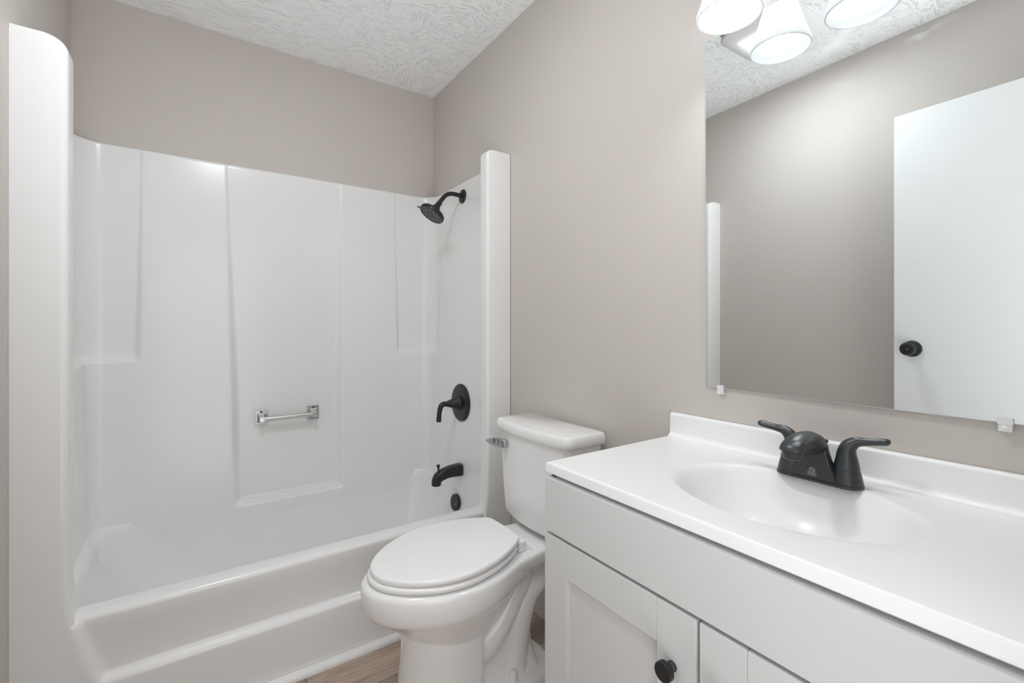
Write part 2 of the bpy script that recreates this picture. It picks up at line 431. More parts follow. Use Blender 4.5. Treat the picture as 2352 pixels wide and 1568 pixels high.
def column(xw, xi, yf, yb, ztop, RT, rf, rb):
    """front flange post: xw at the wall, xi its inner side"""
    b = bmesh.new(); R = []; sgn = 1 if xi > xw else -1
    zs = [0.0005, 0.12, 0.20, 0.30, 0.34, 0.36, 0.38, 0.40, 0.43, 0.47, 0.6, 0.9, 1.2, 1.5, 1.75, ztop - RT] + [ztop - RT + RT * math.sin(a) for a in [i * PI / 2 / 10 for i in range(1, 11)]]
    for z in zs:
        fl = interp([(0.0, 0.02), (0.20, 0.02), (0.36, 0.012), (0.40, 0.006), (0.47, 0.0)], z)
        h = max(0, z - (ztop - RT)); ins = RT - math.sqrt(max(0, RT * RT - h * h))
        cap = 0.35 * (RT - math.sqrt(max(0, RT * RT - h * h)))
        x = xi + sgn * (fl - ins); a = 0.3 * cap
        slope = 0.0
        x0, x1 = min(xw, x), max(xw, x)
        y0, y1 = yf + min(a, 0.006), yb - min(a, 0.006)
        if sgn > 0: pts = rrect(x0, x1, y0, y1, (rb, 0.0005, 0.0008, rf), 7)
        else: pts = rrect(x0, x1, y0, y1, (0.002, rb, rf, 0.004), 7)
        R.append([(px, py, z) for px, py in pts])
    rings(b, R); return b
obj('front_post', column(-W + 0.0166, -1.387, -0.780, -0.685, 1.887, 0.040, 0.014, 0.03), M_TUB, tub, smooth=50)
obj('front_post', column(-0.0015, -0.1185, -0.783, -0.712, 1.878, 0.022, 0.012, 0.02), M_TUB, tub, smooth=50)

b = bmesh.new(); R = []
for x in (-W + 0.001, -0.001):
    R.append([skew((x, y, z)) for y, z in [(-0.785, 0.0005), (-0.785, 0.021), (-0.796, 0.0205), (-0.802, 0.018), (-0.8065, 0.0135), (-0.809, 0.007), (-0.809, 0.0005)]])
rings(b, R); struct('trim_1', b, M_TRIM, 'white quarter-round trim along the foot of the tub', 'trim', 40)

# ------------------------------------------------------------------ plumbing on the shower wall
FY = -0.405
def px(y, z): return panel_pt(s_right(y), z).x           # surface of the right-hand panel

x0 = px(FY + 0.02, 1.787); y = FY + 0.02
t = thing('shower_fixture', 'black round shower head on a bent arm above the tub', 'shower head', (x0, y, 1.787))
obj('flange', lathe(bmesh.new(), [(0.0345, 0.0005), (0.0345, 0.003), (0.033, 0.006), (0.025, 0.009), (0.016, 0.011), (0.012, 0.0115)], (x0, y, 1.787), (-1, 0, 0.034), 40), M_BLACK, t)
obj('arm', tube(bmesh.new(), [(x0 - 0.004, y, 1.787, 0.0105), (x0 - 0.03, y, 1.790, 0.0105), (x0 - 0.066, y, 1.790, 0.0105), (x0 - 0.095, y, 1.777, 0.0105), (x0 - 0.118, y, 1.750, 0.0105), (x0 - 0.130, y, 1.733, 0.0105)], 20, 6), M_BLACK, t, 60)
ax = Vector((-0.56, 0.0, -0.83)).normalized(); ho = Vector((x0 - 0.127, y, 1.737))
hd = obj('head', lathe(bmesh.new(), [(0.0105, 0), (0.0135, 0.001), (0.0135, 0.018), (0.0120, 0.020), (0.0120, 0.023), (0.0165, 0.025), (0.019, 0.030), (0.0215, 0.042), (0.024, 0.050), (0.040, 0.054), (0.055, 0.058), (0.0605, 0.062), (0.0625, 0.066), (0.0625, 0.075), (0.061, 0.079), (0.057, 0.0805), (0.056, 0.078)], ho, ax, 56), M_BLACK, t)
fc = ho + ax * 0.078
obj('spray_face', lathe(bmesh.new(), [(0.0562, -0.002), (0.0562, 0.0005), (0.030, 0.0015), (0.0, 0.002)], fc, ax, 48), M_NOZ, hd)
b = bmesh.new(); fa, fb = frame_of(ax)
spots = [(0, 0)]
for r, n, ph in ((0.010, 6, 0), (0.020, 12, 0.2), (0.024, 18, 0), (0.037, 10, 0.15), (0.047, 16, 0)):
    for i in range(n): spots.append((r * math.cos(ph + 2 * PI * i / n), r * math.sin(ph + 2 * PI * i / n)))
for i, (u, v) in enumerate(spots):
    rr = 0.0034 if math.hypot(u, v) > 0.03 or math.hypot(u, v) < 0.015 else 0.0023
    lathe(b, [(rr, 0.0), (rr * 0.9, 0.0028), (0, 0.003)], fc + fa * u + fb * v, ax, 8)
obj('nozzles', b, M_HOLE, hd)
lv = -(fa if fa.y < 0 else -fa)
lv = Vector((-0.55, 0.55, 0.62)); lv = (lv - ax * lv.dot(ax)).normalized()
obj('spray_lever', tube(bmesh.new(), [(*(ho + ax * 0.071 + lv * 0.058), 0.0035), (*(ho + ax * 0.071 + lv * 0.068), 0.0035), (*(ho + ax * 0.071 + lv * 0.072), 0.005), (*(ho + ax * 0.071 + lv * 0.079), 0.0046)], 12, 2), M_NOZ, t)

vy, vz = -0.437, 0.771; x0 = px(vy, vz)
t = thing('shower_valve', 'black round valve plate with a downturned lever handle', 'shower valve', (x0, vy, vz))
pl = obj('plate', lathe(bmesh.new(), [(0.090, 0.0006), (0.090, 0.004), (0.087, 0.008), (0.078, 0.0125), (0.045, 0.0135), (0.0, 0.0135)], (x0 - 0.0004, vy, vz), (-1, 0, 0.022), 64), M_BLACK, t)
obj('hub', lathe(bmesh.new(), [(0.036, 0.012), (0.036, 0.017), (0.0345, 0.018), (0.0335, 0.019), (0.032, 0.024), (0.0235, 0.046), (0.0165, 0.066), (0.013, 0.078), (0.012, 0.084)], (x0, vy, vz), (-1, 0, 0), 40), M_BLACK, t)
obj('lever', tube(bmesh.new(), [(x0 - 0.082, vy, vz, 0.0125), (x0 - 0.094, vy, vz + 0.0005, 0.0125), (x0 - 0.106, vy, vz - 0.006, 0.0125), (x0 - 0.113, vy, vz - 0.022, 0.0115), (x0 - 0.117, vy, vz - 0.045, 0.011), (x0 - 0.119, vy, vz - 0.068, 0.0115), (x0 - 0.1195, vy, vz - 0.080, 0.0115)], 20, 5), M_BLACK, t, 50)
b = bmesh.new()                                          # small worn emblem on the plate
box(b, x0 - 0.0142, x0 - 0.0134, vy - 0.010, vy + 0.010, vz + 0.059, vz + 0.0605)
box(b, x0 - 0.0142, x0 - 0.0134, vy - 0.004, vy + 0.004, vz + 0.0615, vz + 0.0628)
obj('emblem', b, M_NOZ, pl)

sy, sz = -0.448, 0.455; x0 = px(sy, sz)
t = thing('tub_spout', 'black tub spout with a pull-up diverter knob on top', 'tub spout', (x0, sy, sz))
b = bmesh.new(); R = []
for dx, zc, hw, hh, tilt in [(0.0007, 0.452, 0.0235, 0.0265, 0), (0.004, 0.452, 0.0245, 0.0275, 0), (0.03, 0.4525, 0.024, 0.027, 0), (0.060, 0.4520, 0.0235, 0.025, 0.06), (0.085, 0.4485, 0.023, 0.0235, 0.16), (0.104, 0.442, 0.0225, 0.0235, 0.40), (0.120, 0.4335, 0.022, 0.023, 0.8), (0.128, 0.421, 0.021, 0.0225, 1.25), (0.130, 0.408, 0.0205, 0.0215, 1.5), (0.130, 0.399, 0.020, 0.021, 1.5707)]:
    up = Vector((-math.sin(tilt), 0, math.cos(tilt)))
    R.append([Vector((x0 - dx, sy, zc)) + Vector((0, 1, 0)) * u + up * v for u, v in rrect(-hw, hw, -hh, hh, 0.010 + 0.009 * tilt / 1.57, 6)])
rings(b, R); body = obj('spout_body', b, M_BLACK, t, 50)
obj('diverter_knob', lathe(bmesh.new(), [(0.0085, -0.008), (0.0085, 0.000), (0.0045, 0.003), (0.0040, 0.012), (0.0050, 0.018), (0.0085, 0.026), (0.0090, 0.029), (0.0075, 0.031), (0, 0.0315)], (x0 - 0.118, sy, 0.462), (-0.08, 0, 1), 20), M_BLACK, t)

x0 = -0.0725; oy, oz = -0.418, 0.285
t = thing('overflow_plate', 'black round overflow cover with two screws inside the tub', 'overflow plate', (x0, oy, oz))
od = Vector((-0.99, 0, 0.12)).normalized()
obj('cover', lathe(bmesh.new(), [(0.0395, -0.002), (0.0395, 0.008), (0.037, 0.0115), (0.0, 0.012)], (x0, oy, oz), od, 40), M_BLACK, t)
for dy in (-0.017, 0.022):
    obj('screw', lathe(bmesh.new(), [(0.0062, 0.0115), (0.0062, 0.0135), (0.004, 0.0145), (0.003, 0.0135), (0.0, 0.0135)], (x0, oy + dy, oz - 0.002), od, 16), M_NOZ, t)

# grab / towel bar on the back panel
zb = 0.7225; yb = panel_pt(s_back(-0.76), zb).y
t = thing('towel_bar', 'short chrome bar with square mounts inside the tub surround', 'towel bar', (-0.757, yb, zb))
for xc in (-0.868, -0.6455):
    y0 = panel_pt(s_back(xc), zb).y
    b = bmesh.new(); box(b, xc - 0.0255, xc + 0.0255, y0 - 0.0055, y0 - 0.0004, zb - 0.033, zb + 0.033, 0.0012)
    box(b, xc - 0.0215, xc + 0.0215, y0 - 0.008, y0 - 0.005, zb - 0.028, zb + 0.028, 0.001)
    mt = obj('mount', b, M_LEVER, t)
    b = bmesh.new(); R = []
    for d, w, h, dz in [(0.007, 0.017, 0.0235, 0), (0.014, 0.016, 0.022, 0), (0.020, 0.0125, 0.018, -0.001), (0.034, 0.0105, 0.014, -0.002), (0.052, 0.0105, 0.0125, -0.002), (0.058, 0.009, 0.010, -0.002)]:
        R.append([(xc + u, y0 - d, zb + dz + v) for u, v in rrect(-w, w, -h, h, 0.004, 4)])
    rings(b, R); obj('post', b, M_CHROME, mt, 40)
    obj('screw', lathe(bmesh.new(), [(0.0045, 0.007), (0.0045, 0.0095), (0.002, 0.010), (0, 0.009)], (xc, y0, zb + 0.0255), (0, -1, 0), 14), M_BLACK, mt)
y0 = panel_pt(s_back(-0.76), zb).y - 0.043
obj('bar', lathe(bmesh.new(), [(0.0105, 0), (0.0105, 0.2025)], (-0.858, y0, zb - 0.002), (1, 0, 0), 28), M_NICKEL, t)

# ------------------------------------------------------------------ toilet
TY = -1.168
toi = thing('toilet', 'white two-piece toilet with closed lid between tub and vanity', 'toilet', (-0.40, TY, 0))
def egg(xr, xf, tab, n=72):
    """outline symmetric about TY: tab = [(fraction from rear 0 to front 1, half width)]"""
    side = spline(tab, 10); m = n // 2; pts = []
    for i in range(m + 1):
        f = 0.5 - 0.5 * math.cos(PI * i / m); pts.append((lerp(xr, xf, f), interp(side, f)))
    up = [(x, TY + w) for x, w in pts]; dn = [(x, TY - w) for x, w in pts[::-1][1:-1]]
    return up + dn
LIDT = [(0, 0.0), (0.004, 0.060), (0.015, 0.086), (0.06, 0.104), (0.13, 0.124), (0.26, 0.150), (0.42, 0.167), (0.56, 0.1675), (0.70, 0.151), (0.82, 0.122), (0.91, 0.088), (0.97, 0.052), (0.992, 0.026), (1, 0.0)]
RIMT = [(0, 0.0), (0.004, 0.070), (0.02, 0.098), (0.10, 0.116), (0.22, 0.142), (0.38, 0.171), (0.54, 0.178), (0.69, 0.163), (0.81, 0.134), (0.90, 0.100), (0.965, 0.060), (0.99, 0.032), (1, 0.0)]
def off(pts, d):
    c = Vector((sum(p[0] for p in pts) / len(pts), sum(p[1] for p in pts) / len(pts)))
    out = []
    n = len(pts)
    for i in range(n):
        a = Vector(pts[i - 1]); c2 = Vector(pts[(i + 1) % n]); tdir = (c2 - a)
        nn = Vector((tdir.y, -tdir.x)); nn = nn.normalized() if nn.length > 1e-9 else Vector((0, 0))
        p = Vector(pts[i])
        if (p - c).dot(nn) < 0: nn = -nn
        out.append(tuple(p + nn * d))
    return out
def slab(bm, outline, zfun, levels):
    rings(bm, [[(x, y, zfun(x) + dz) for x, y in off(outline, d)] for dz, d in levels])
lidline = egg(-0.285, -0.722, LIDT)
ltop = lambda x: lerp(0.475, 0.493, (x + 0.722) / 0.442)
b = bmesh.new(); slab(b, lidline, ltop, [(-0.0165, -0.004), (-0.0150, -0.001), (-0.0090, 0.0), (-0.0030, -0.001), (-0.0008, -0.0035), (0.0, -0.008)])
obj('seat_lid', b, M_SEAT, toi, 60)
b = bmesh.new(); slab(b, egg(-0.292, -0.730, LIDT), lambda x: lerp(0.4575, 0.464, (x + 0.722) / 0.442), [(-0.0165, -0.008), (-0.0150, -0.003), (-0.0085, 0.0), (-0.0025, -0.0015), (0.0, -0.006)])
obj('seat', b, M_SEAT, toi, 60)
for sy_ in (-0.07, 0.07):
    b = bmesh.new(); box(b, -0.292, -0.262, TY + sy_ - 0.016, TY + sy_ + 0.016, 0.4395, 0.470, 0.004)
    obj('hinge', b, M_SEAT, toi)
# bowl: rim band, undercut bowl, pedestal shell
b = bmesh.new(); R = []
def lvl(z, xr, xf, sc, d=0.0, tab=RIMT): R.append([(x, y, z) for x, y in off([(px_, TY + (py_ - TY) * sc) for px_, py_ in egg(xr, xf, tab)], d)])
lvl(0.4388, -0.235, -0.742, 1.0, -0.03); lvl(0.4395, -0.23, -0.744, 1.0, -0.014); lvl(0.4375, -0.23, -0.746, 1.0, -0.006); lvl(0.432, -0.23, -0.747, 1.0, -0.0015)
lvl(0.424, -0.232, -0.748, 1.0); lvl(0.400, -0.235, -0.748, 1.0); lvl(0.375, -0.24, -0.746, 0.985); lvl(0.362, -0.25, -0.740, 0.965); lvl(0.355, -0.26, -0.731, 0.94)
lvl(0.349, -0.27, -0.716, 0.90); lvl(0.335, -0.29, -0.698, 0.855); lvl(0.315, -0.30, -0.678, 0.80); lvl(0.290, -0.315, -0.650, 0.72); lvl(0.262, -0.33, -0.622, 0.64)
lvl(0.225, -0.345, -0.590, 0.52); lvl(0.185, -0.365, -0.55, 0.38); lvl(0.165, -0.39, -0.51, 0.2)
rings(b, R)
obj('bowl', b, M_CER, toi, 60)
# pedestal: front shell (open to the rear) and narrow rear web
PED = [(0, 0.0), (0.004, 0.085), (0.02, 0.102), (0.10, 0.109), (0.30, 0.112), (0.50, 0.106), (0.70, 0.090), (0.85, 0.066), (0.95, 0.038), (0.99, 0.016), (1, 0.0)]
b = bmesh.new(); R = []
for z, xr, xf, sc in [(0.0008, -0.425, -0.668, 1.10), (0.012, -0.425, -0.666, 1.09), (0.06, -0.425, -0.655, 1.04), (0.12, -0.425, -0.645, 1.0), (0.19, -0.424, -0.638, 0.985), (0.24, -0.423, -0.634, 0.975), (0.275, -0.422, -0.630, 0.96), (0.31, -0.42, -0.620, 0.92)]:
    R.append([(x, TY + (y - TY) * sc, z) for x, y in egg(xr, xf, PED)])
rings(b, R)
obj('pedestal', b, M_CER, toi, 50)
# rear foot, trapway and web
b = bmesh.new(); R = []
FT = [(0, 0.0), (0.01, 0.035), (0.05, 0.068), (0.14, 0.098), (0.28, 0.114), (0.5, 0.117), (0.8, 0.112), (0.97, 0.108), (1, 0.100)]
for z, d in [(0.0008, 0.0), (0.030, 0.0), (0.044, -0.004), (0.050, -0.012), (0.052, -0.03)]:
    R.append([(x, y, z) for x, y in off(egg(-0.135, -0.44, FT), d)])
rings(b, R)
obj('foot', b, M_CER, toi, 50)
b = bmesh.new(); R = []
for z, xr, xf, hw in [(0.04, -0.19, -0.46, 0.085), (0.075, -0.20, -0.46, 0.066), (0.11, -0.205, -0.46, 0.05), (0.2, -0.20, -0.46, 0.04), (0.30, -0.16, -0.46, 0.04), (0.36, -0.11, -0.46, 0.055), (0.40, -0.07, -0.46, 0.075)]:
    R.append([(x, y, z) for x, y in rrect(xf, xr, TY - hw, TY + hw, 0.03, 5)])
rings(b, R)
obj('rear_web', b, M_CER, toi, 50)
b = bmesh.new()
for s_ in (-1, 1):
    yy = TY + s_ * 0.036
    tube(b, [(-0.50, yy, 0.205, 0.03), (-0.46, yy, 0.17, 0.040), (-0.405, yy, 0.165, 0.045), (-0.345, yy, 0.205, 0.043), (-0.29, yy, 0.275, 0.040), (-0.245, yy, 0.345, 0.036), (-0.21, TY, 0.375, 0.03)], 20, 6)
    tube(b, [(-0.13, TY + s_ * 0.01, 0.315, 0.034), (-0.19, yy, 0.305, 0.040), (-0.235, yy, 0.27, 0.043), (-0.262, yy, 0.19, 0.043), (-0.275, yy, 0.10, 0.043), (-0.282, yy, 0.03, 0.046)], 20, 6)
obj('trapway', b, M_CER, toi, 60)
b = bmesh.new(); R = []                                  # deck under the tank, sweeping out of the rim
DK = lambda z, hw0, hw1, xr: [(x, y, z) for x, y in [(xr, TY + hw1 * 0.86), (xr - 0.012, TY + hw1)] + [(lerp(xr - 0.012, -0.33, i / 8), TY + lerp(hw1, hw0, (i / 8) ** 2)) for i in range(1, 9)] + [(lerp(-0.33, xr - 0.012, i / 8), TY - lerp(hw0, hw1, 1 - (1 - i / 8) ** 2)) for i in range(0, 8)] + [(xr - 0.012, TY - hw1), (xr, TY - hw1 * 0.86)]]
for z, a, c, xr in [(0.4378, 0.125, 0.088, -0.045), (0.4378, 0.130, 0.094, -0.040), (0.434, 0.133, 0.099, -0.037), (0.426, 0.134, 0.101, -0.036), (0.400, 0.128, 0.100, -0.036), (0.380, 0.112, 0.090, -0.045), (0.365, 0.09, 0.07, -0.07)]:
    R.append(DK(z, a, c, xr))
rings(b, R)
obj('deck', b, M_CER, toi, 50)
for s_ in (-1, 1):
    obj('bolt_cap', lathe(bmesh.new(), [(0.0165, 0.0505), (0.0165, 0.055), (0.0145, 0.058), (0.0125, 0.074), (0.009, 0.080), (0.0, 0.082)], (-0.312, TY + s_ * 0.082, 0), (0, 0, 1), 24), M_SEAT, toi)
# tank
def bow(x_back, x_front, hw, bulge, r, n=14):
    """plan outline with a bowed front (-x) side"""
    pts = []
    for i in range(5): a = PI / 2 * i / 4; pts.append((x_back - 0.010 + 0.010 * math.cos(PI / 2 - a) , TY + 0.006 - hw + 0.010 - 0.010 * math.sin(PI / 2 - a)) if False else (x_back - 0.010 * (1 - math.sin(a)), TY + 0.006 - hw + 0.010 * (1 - math.cos(a)) if False else TY + 0.006 - hw + 0.010 * (1 - math.cos(a))))
    pts = [(x_back, TY + 0.006 + hw - 0.012), (x_back - 0.004, TY + 0.006 + hw - 0.004), (x_back - 0.012, TY + 0.006 + hw)]
    fr = lambda u: x_front - bulge * (1 - (u / hw) ** 2)
    for i in range(9):
        a = PI / 2 * i / 8; u = hw - r + r * math.cos(a); pts.append((fr(hw - r) + r - r * math.sin(a), TY + 0.006 + u))
    for i in range(1, n): u = lerp(hw - r, -(hw - r), i / n); pts.append((fr(u), TY + 0.006 + u))
    for i in range(9):
        a = PI / 2 * (1 - i / 8); u = -(hw - r + r * math.cos(a)); pts.append((fr(hw - r) + r - r * math.sin(a), TY + 0.006 + u))
    pts += [(x_back - 0.012, TY + 0.006 - hw), (x_back - 0.004, TY + 0.006 - hw + 0.004), (x_back, TY + 0.006 - hw + 0.012)]
    return pts
b = bmesh.new(); R = []
for z, hw, xf, bl in [(0.452, 0.135, -0.150, 0.018), (0.455, 0.150, -0.163, 0.020), (0.462, 0.160, -0.172, 0.021), (0.478, 0.166, -0.177, 0.022), (0.56, 0.174, -0.180, 0.022), (0.66, 0.184, -0.182, 0.022), (0.762, 0.193, -0.184, 0.022)]:
    R.append([(x, y, z) for x, y in bow(-0.032, xf, hw, bl, 0.03)])
rings(b, R)
tank = obj('tank', b, M_CER, toi, 50)
b = bmesh.new(); box(b, -0.15, -0.06, TY - 0.09, TY + 0.10, 0.4382, 0.4525, 0.003)
obj('tank_gasket', b, M_NOZ, toi)
b = bmesh.new(); R = []
for z, d in [(0.7625, -0.003), (0.766, 0.001), (0.780, 0.001), (0.792, -0.001), (0.7985, -0.005), (0.8010, -0.011)]:
    R.append([(x, y, z) for x, y in off(bow(-0.026, -0.190, 0.205, 0.024, 0.03), d)])
rings(b, R)
obj('tank_lid', b, M_CER, toi, 50)
xl = -0.199; yl = TY + 0.130
b = bmesh.new(); R = []
for dy, xo, hz, th in [(-0.016, 0.006, 0.012, 0.010), (-0.013, 0.008, 0.0145, 0.013), (0.0, 0.012, 0.0155, 0.013), (0.02, 0.016, 0.016, 0.012), (0.036, 0.022, 0.015, 0.011), (0.058, 0.030, 0.009, 0.008), (0.070, 0.034, 0.0045, 0.005)]:
    R.append([(xl - xo + u, yl + dy, 0.722 + v) for u, v in rrect(-th / 2 - 0.002, th / 2, -hz, hz, 0.003, 4)])
rings(b, R)
lever = obj('flush_lever', b, M_LEVER, toi, 50); lever['label'] = 'chrome flush lever'
obj('lever_stem', lathe(bmesh.new(), [(0.010, -0.008), (0.010, 0.016)], (xl + 0.004, yl, 0.722), (-1, 0, 0), 20), M_CHROME, lever)
b = bmesh.new()
for dy, xo in ((0.012, 0.0215), (0.031, 0.028)):
    tube(b, [(xl - xo, yl + dy, 0.719, 0.003), (xl - xo - 0.0005, yl + dy, 0.728, 0.0045), (xl - xo, yl + dy, 0.737, 0.003)], 12, 3, squash=(1, 0.4))
obj('lever_dimple', b, M_NOZ, lever)

# ------------------------------------------------------------------ vanity cabinet
CY0, CY1 = -1.602, -2.368                                # left and right ends (y)
XF = -0.468                                              # face of doors
cab = thing('vanity_cabinet', 'pale grey shaker vanity cabinet with two doors under white sink top', 'cabinet', (-0.23, -1.985, 0))
b = bmesh.new()
box(b, -0.448, -0.003, CY1, CY1 + 0.016, 0.0005, 0.8095); box(b, -0.448, -0.003, CY0 - 0.016, CY0, 0.0005, 0.8095)
box(b, -0.440, -0.003, CY1 + 0.016, CY0 - 0.016, 0.10, 0.116)                      # floor of the box
box(b, -0.385, -0.375, CY1 + 0.016, CY0 - 0.016, 0.0005, 0.10)                    # toe kick
box(b, -0.012, -0.003, CY1 + 0.016, CY0 - 0.016, 0.116, 0.8095)                   # back
box(b, -0.448, -0.430, CY1, CY0, 0.64, 0.8095, 0.001); box(b, -0.448, -0.430, CY1, CY0, 0.10, 0.125)
box(b, -0.448, -0.430, -2.005, -1.961, 0.10, 0.66)
box(b, -0.448, -0.430, CY1, CY1 + 0.04, 0.1, 0.66); box(b, -0.448, -0.430, CY0 - 0.04, CY0, 0.1, 0.66)
obj('carcass', b, M_CAB, cab, 30)
b = bmesh.new(); box(b, XF, -0.4485, CY1 + 0.001, CY0 + 0.001, 0.6845, 0.8035, 0.0022, 2)
obj('false_drawer_front', b, M_CAB, cab, 40)
def door(y0, y1, knob_y):
    z0, z1, st = 0.112, 0.6785, 0.075
    b = bmesh.new(); bv = 0.0016
    box(b, XF, -0.4485, y0, y0 + st, z0, z1, bv); box(b, XF, -0.4485, y1 - st, y1, z0, z1, bv)
    box(b, XF + 0.0002, -0.4485, y0 + st, y1 - st, z1 - st, z1, bv); box(b, XF + 0.0002, -0.4485, y0 + st, y1 - st, z0, z0 + st, bv)
    box(b, XF + 0.009, -0.4487, y0 + st - 0.002, y1 - st + 0.002, z0 + st - 0.002, z1 - st + 0.002)
    d = obj('door', b, M_CAB, cab, 30)
    k = obj('knob', lathe(bmesh.new(), [(0.0085, 0.0003), (0.0085, 0.002), (0.0075, 0.0035), (0.0055, 0.006), (0.0052, 0.011), (0.007, 0.014), (0.0135, 0.0155), (0.0158, 0.017), (0.0160, 0.025), (0.0150, 0.0268), (0.0, 0.0270)], (XF, knob_y, 0.581), (-1, 0, 0), 36), M_BLACK, d)
    k['label'] = 'black round knob'
    return d
door(-1.9795, CY0 + 0.002, -1.936)
door(CY1 - 0.002, -1.9850, -2.0285)

# ------------------------------------------------------------------ vanity top with moulded basin
X0, X1, Y0, Y1, ZC = -0.463, -0.0015, -2.392, -1.598, 0.835
BX, BY, RX, RY = -0.238, -2.000, 0.163, 0.219
top = thing('sink_countertop', 'glossy white sink top with oval moulded basin and backsplash', 'countertop', (-0.23, -1.995, 0.81))
N = 128
angs = sorted(set([2 * PI * i / N for i in range(N)] + [math.atan2(yy - BY, xx - BX) % (2 * PI) for xx in (X0, X1) for yy in (Y0, Y1)]))
def to_rect(a, x0, x1, y0, y1):
    c, s = math.cos(a), math.sin(a); t = 1e9
    if c > 1e-9: t = min(t, (x1 - BX) / c)
    if c < -1e-9: t = min(t, (x0 - BX) / c)
    if s > 1e-9: t = min(t, (y1 - BY) / s)
    if s < -1e-9: t = min(t, (y0 - BY) / s)
    return BX + c * t, BY + s * t
def ell(a, e=1.0):
    c, s = math.cos(a), math.sin(a); r = 1 / math.sqrt((c / RX) ** 2 + (s / RY) ** 2)
    return BX + c * r * e, BY + s * r * e
b = bmesh.new(); R = []
R.append([(*ell(a), ZC) for a in angs])
for f in (0.12, 0.4, 0.75):
    R.append([(lerp(ell(a)[0], to_rect(a, X0 + .005, X1, Y0 + .005, Y1 - .005)[0], f), lerp(ell(a)[1], to_rect(a, X0 + .005, X1, Y0 + .005, Y1 - .005)[1], f), ZC) for a in angs])
for d, dz in ((0.005, 0), (0.0025, -0.0007), (0.0008, -0.0022), (0.0, -0.005), (0.0, -0.021), (0.0012, -0.0232), (0.004, -0.0242)):
    R.append([(*to_rect(a, X0 + d, X1, Y0 + d, Y1 - d), ZC + dz) for a in angs])
R.append([(*to_rect(a, X0 + 0.03, X1 - 0.01, Y0 + 0.03, Y1 - 0.03), ZC - 0.0242) for a in angs])
rings(b, R, False, False)
obj('countertop', b, M_CTR, top, 40)
b = bmesh.new(); R = []
def bdep(e):
    u = max(0.0, 1 - e - 0.012)
    return 0.125 * (1 - (1 - min(1, u / 0.98)) ** 2.3) * sstep(0.0, 0.26, u) ** 0.9
es = [1.0, 0.994, 0.988, 0.98, 0.97, 0.955, 0.935, 0.91, 0.88, 0.84, 0.78, 0.7, 0.6, 0.5, 0.4, 0.3, 0.2, 0.1, 0.05]
for e in es:                                             # the bowl falls faster at the back, as the deepest point sits toward the wall
    sh = 0.028 * (1 - e)
    R.append([(ell(a, e)[0] + sh, ell(a, e)[1], ZC - bdep(e)) for a in angs])
rings(b, R, False, True)
basin = obj('basin', b, M_CTR, top, 180)
obj('drain', lathe(bmesh.new(), [(0.021, 0.0), (0.021, 0.003), (0.017, 0.0045), (0.016, 0.002), (0.012, 0.006), (0.0, 0.007)], (BX + 0.027, BY, ZC - 0.1245), (0, 0, 1), 28), M_CHROME, top)
b = bmesh.new(); R = []
prof = [(-0.0018, ZC + 0.0002), (-0.030, ZC + 0.0002), (-0.026, ZC + 0.0008), (-0.021, ZC + 0.003), (-0.0175, ZC + 0.0075), (-0.0163, ZC + 0.013), (-0.0155, ZC + 0.056), (-0.0145, ZC + 0.060), (-0.012, ZC + 0.0622), (-0.0095, ZC + 0.063), (-0.0018, ZC + 0.063)]
for y in (Y0, Y0 + 0.001, Y1 - 0.004, Y1 - 0.001, Y1):
    k = 0.001 if y in (Y0, Y1) else 0
    R.append([(x, y, z - (k if z > ZC + 0.03 else 0)) for x, z in prof])
rings(b, R)
obj('backsplash', b, M_CTR, top, 40)

# ------------------------------------------------------------------ faucet
FX, FYc, FZ = -0.088, -2.000, ZC + 0.0005
fau = thing('faucet', 'black two-lever centreset faucet on the white sink top', 'faucet', (FX, FYc, FZ))
b = bmesh.new(); R = []
for z, d in [(0.0, 0.0), (0.003, 0.0), (0.0046, -0.0008), (0.0052, -0.0025)]:
    R.append([(x, y, FZ + z) for x, y in off(rrect(FX - 0.0300, FX + 0.0285, FYc - 0.0762, FYc + 0.0762, 0.0284, 12), d)])
rings(b, R); obj('base_plate', b, M_BLK2, fau, 40)
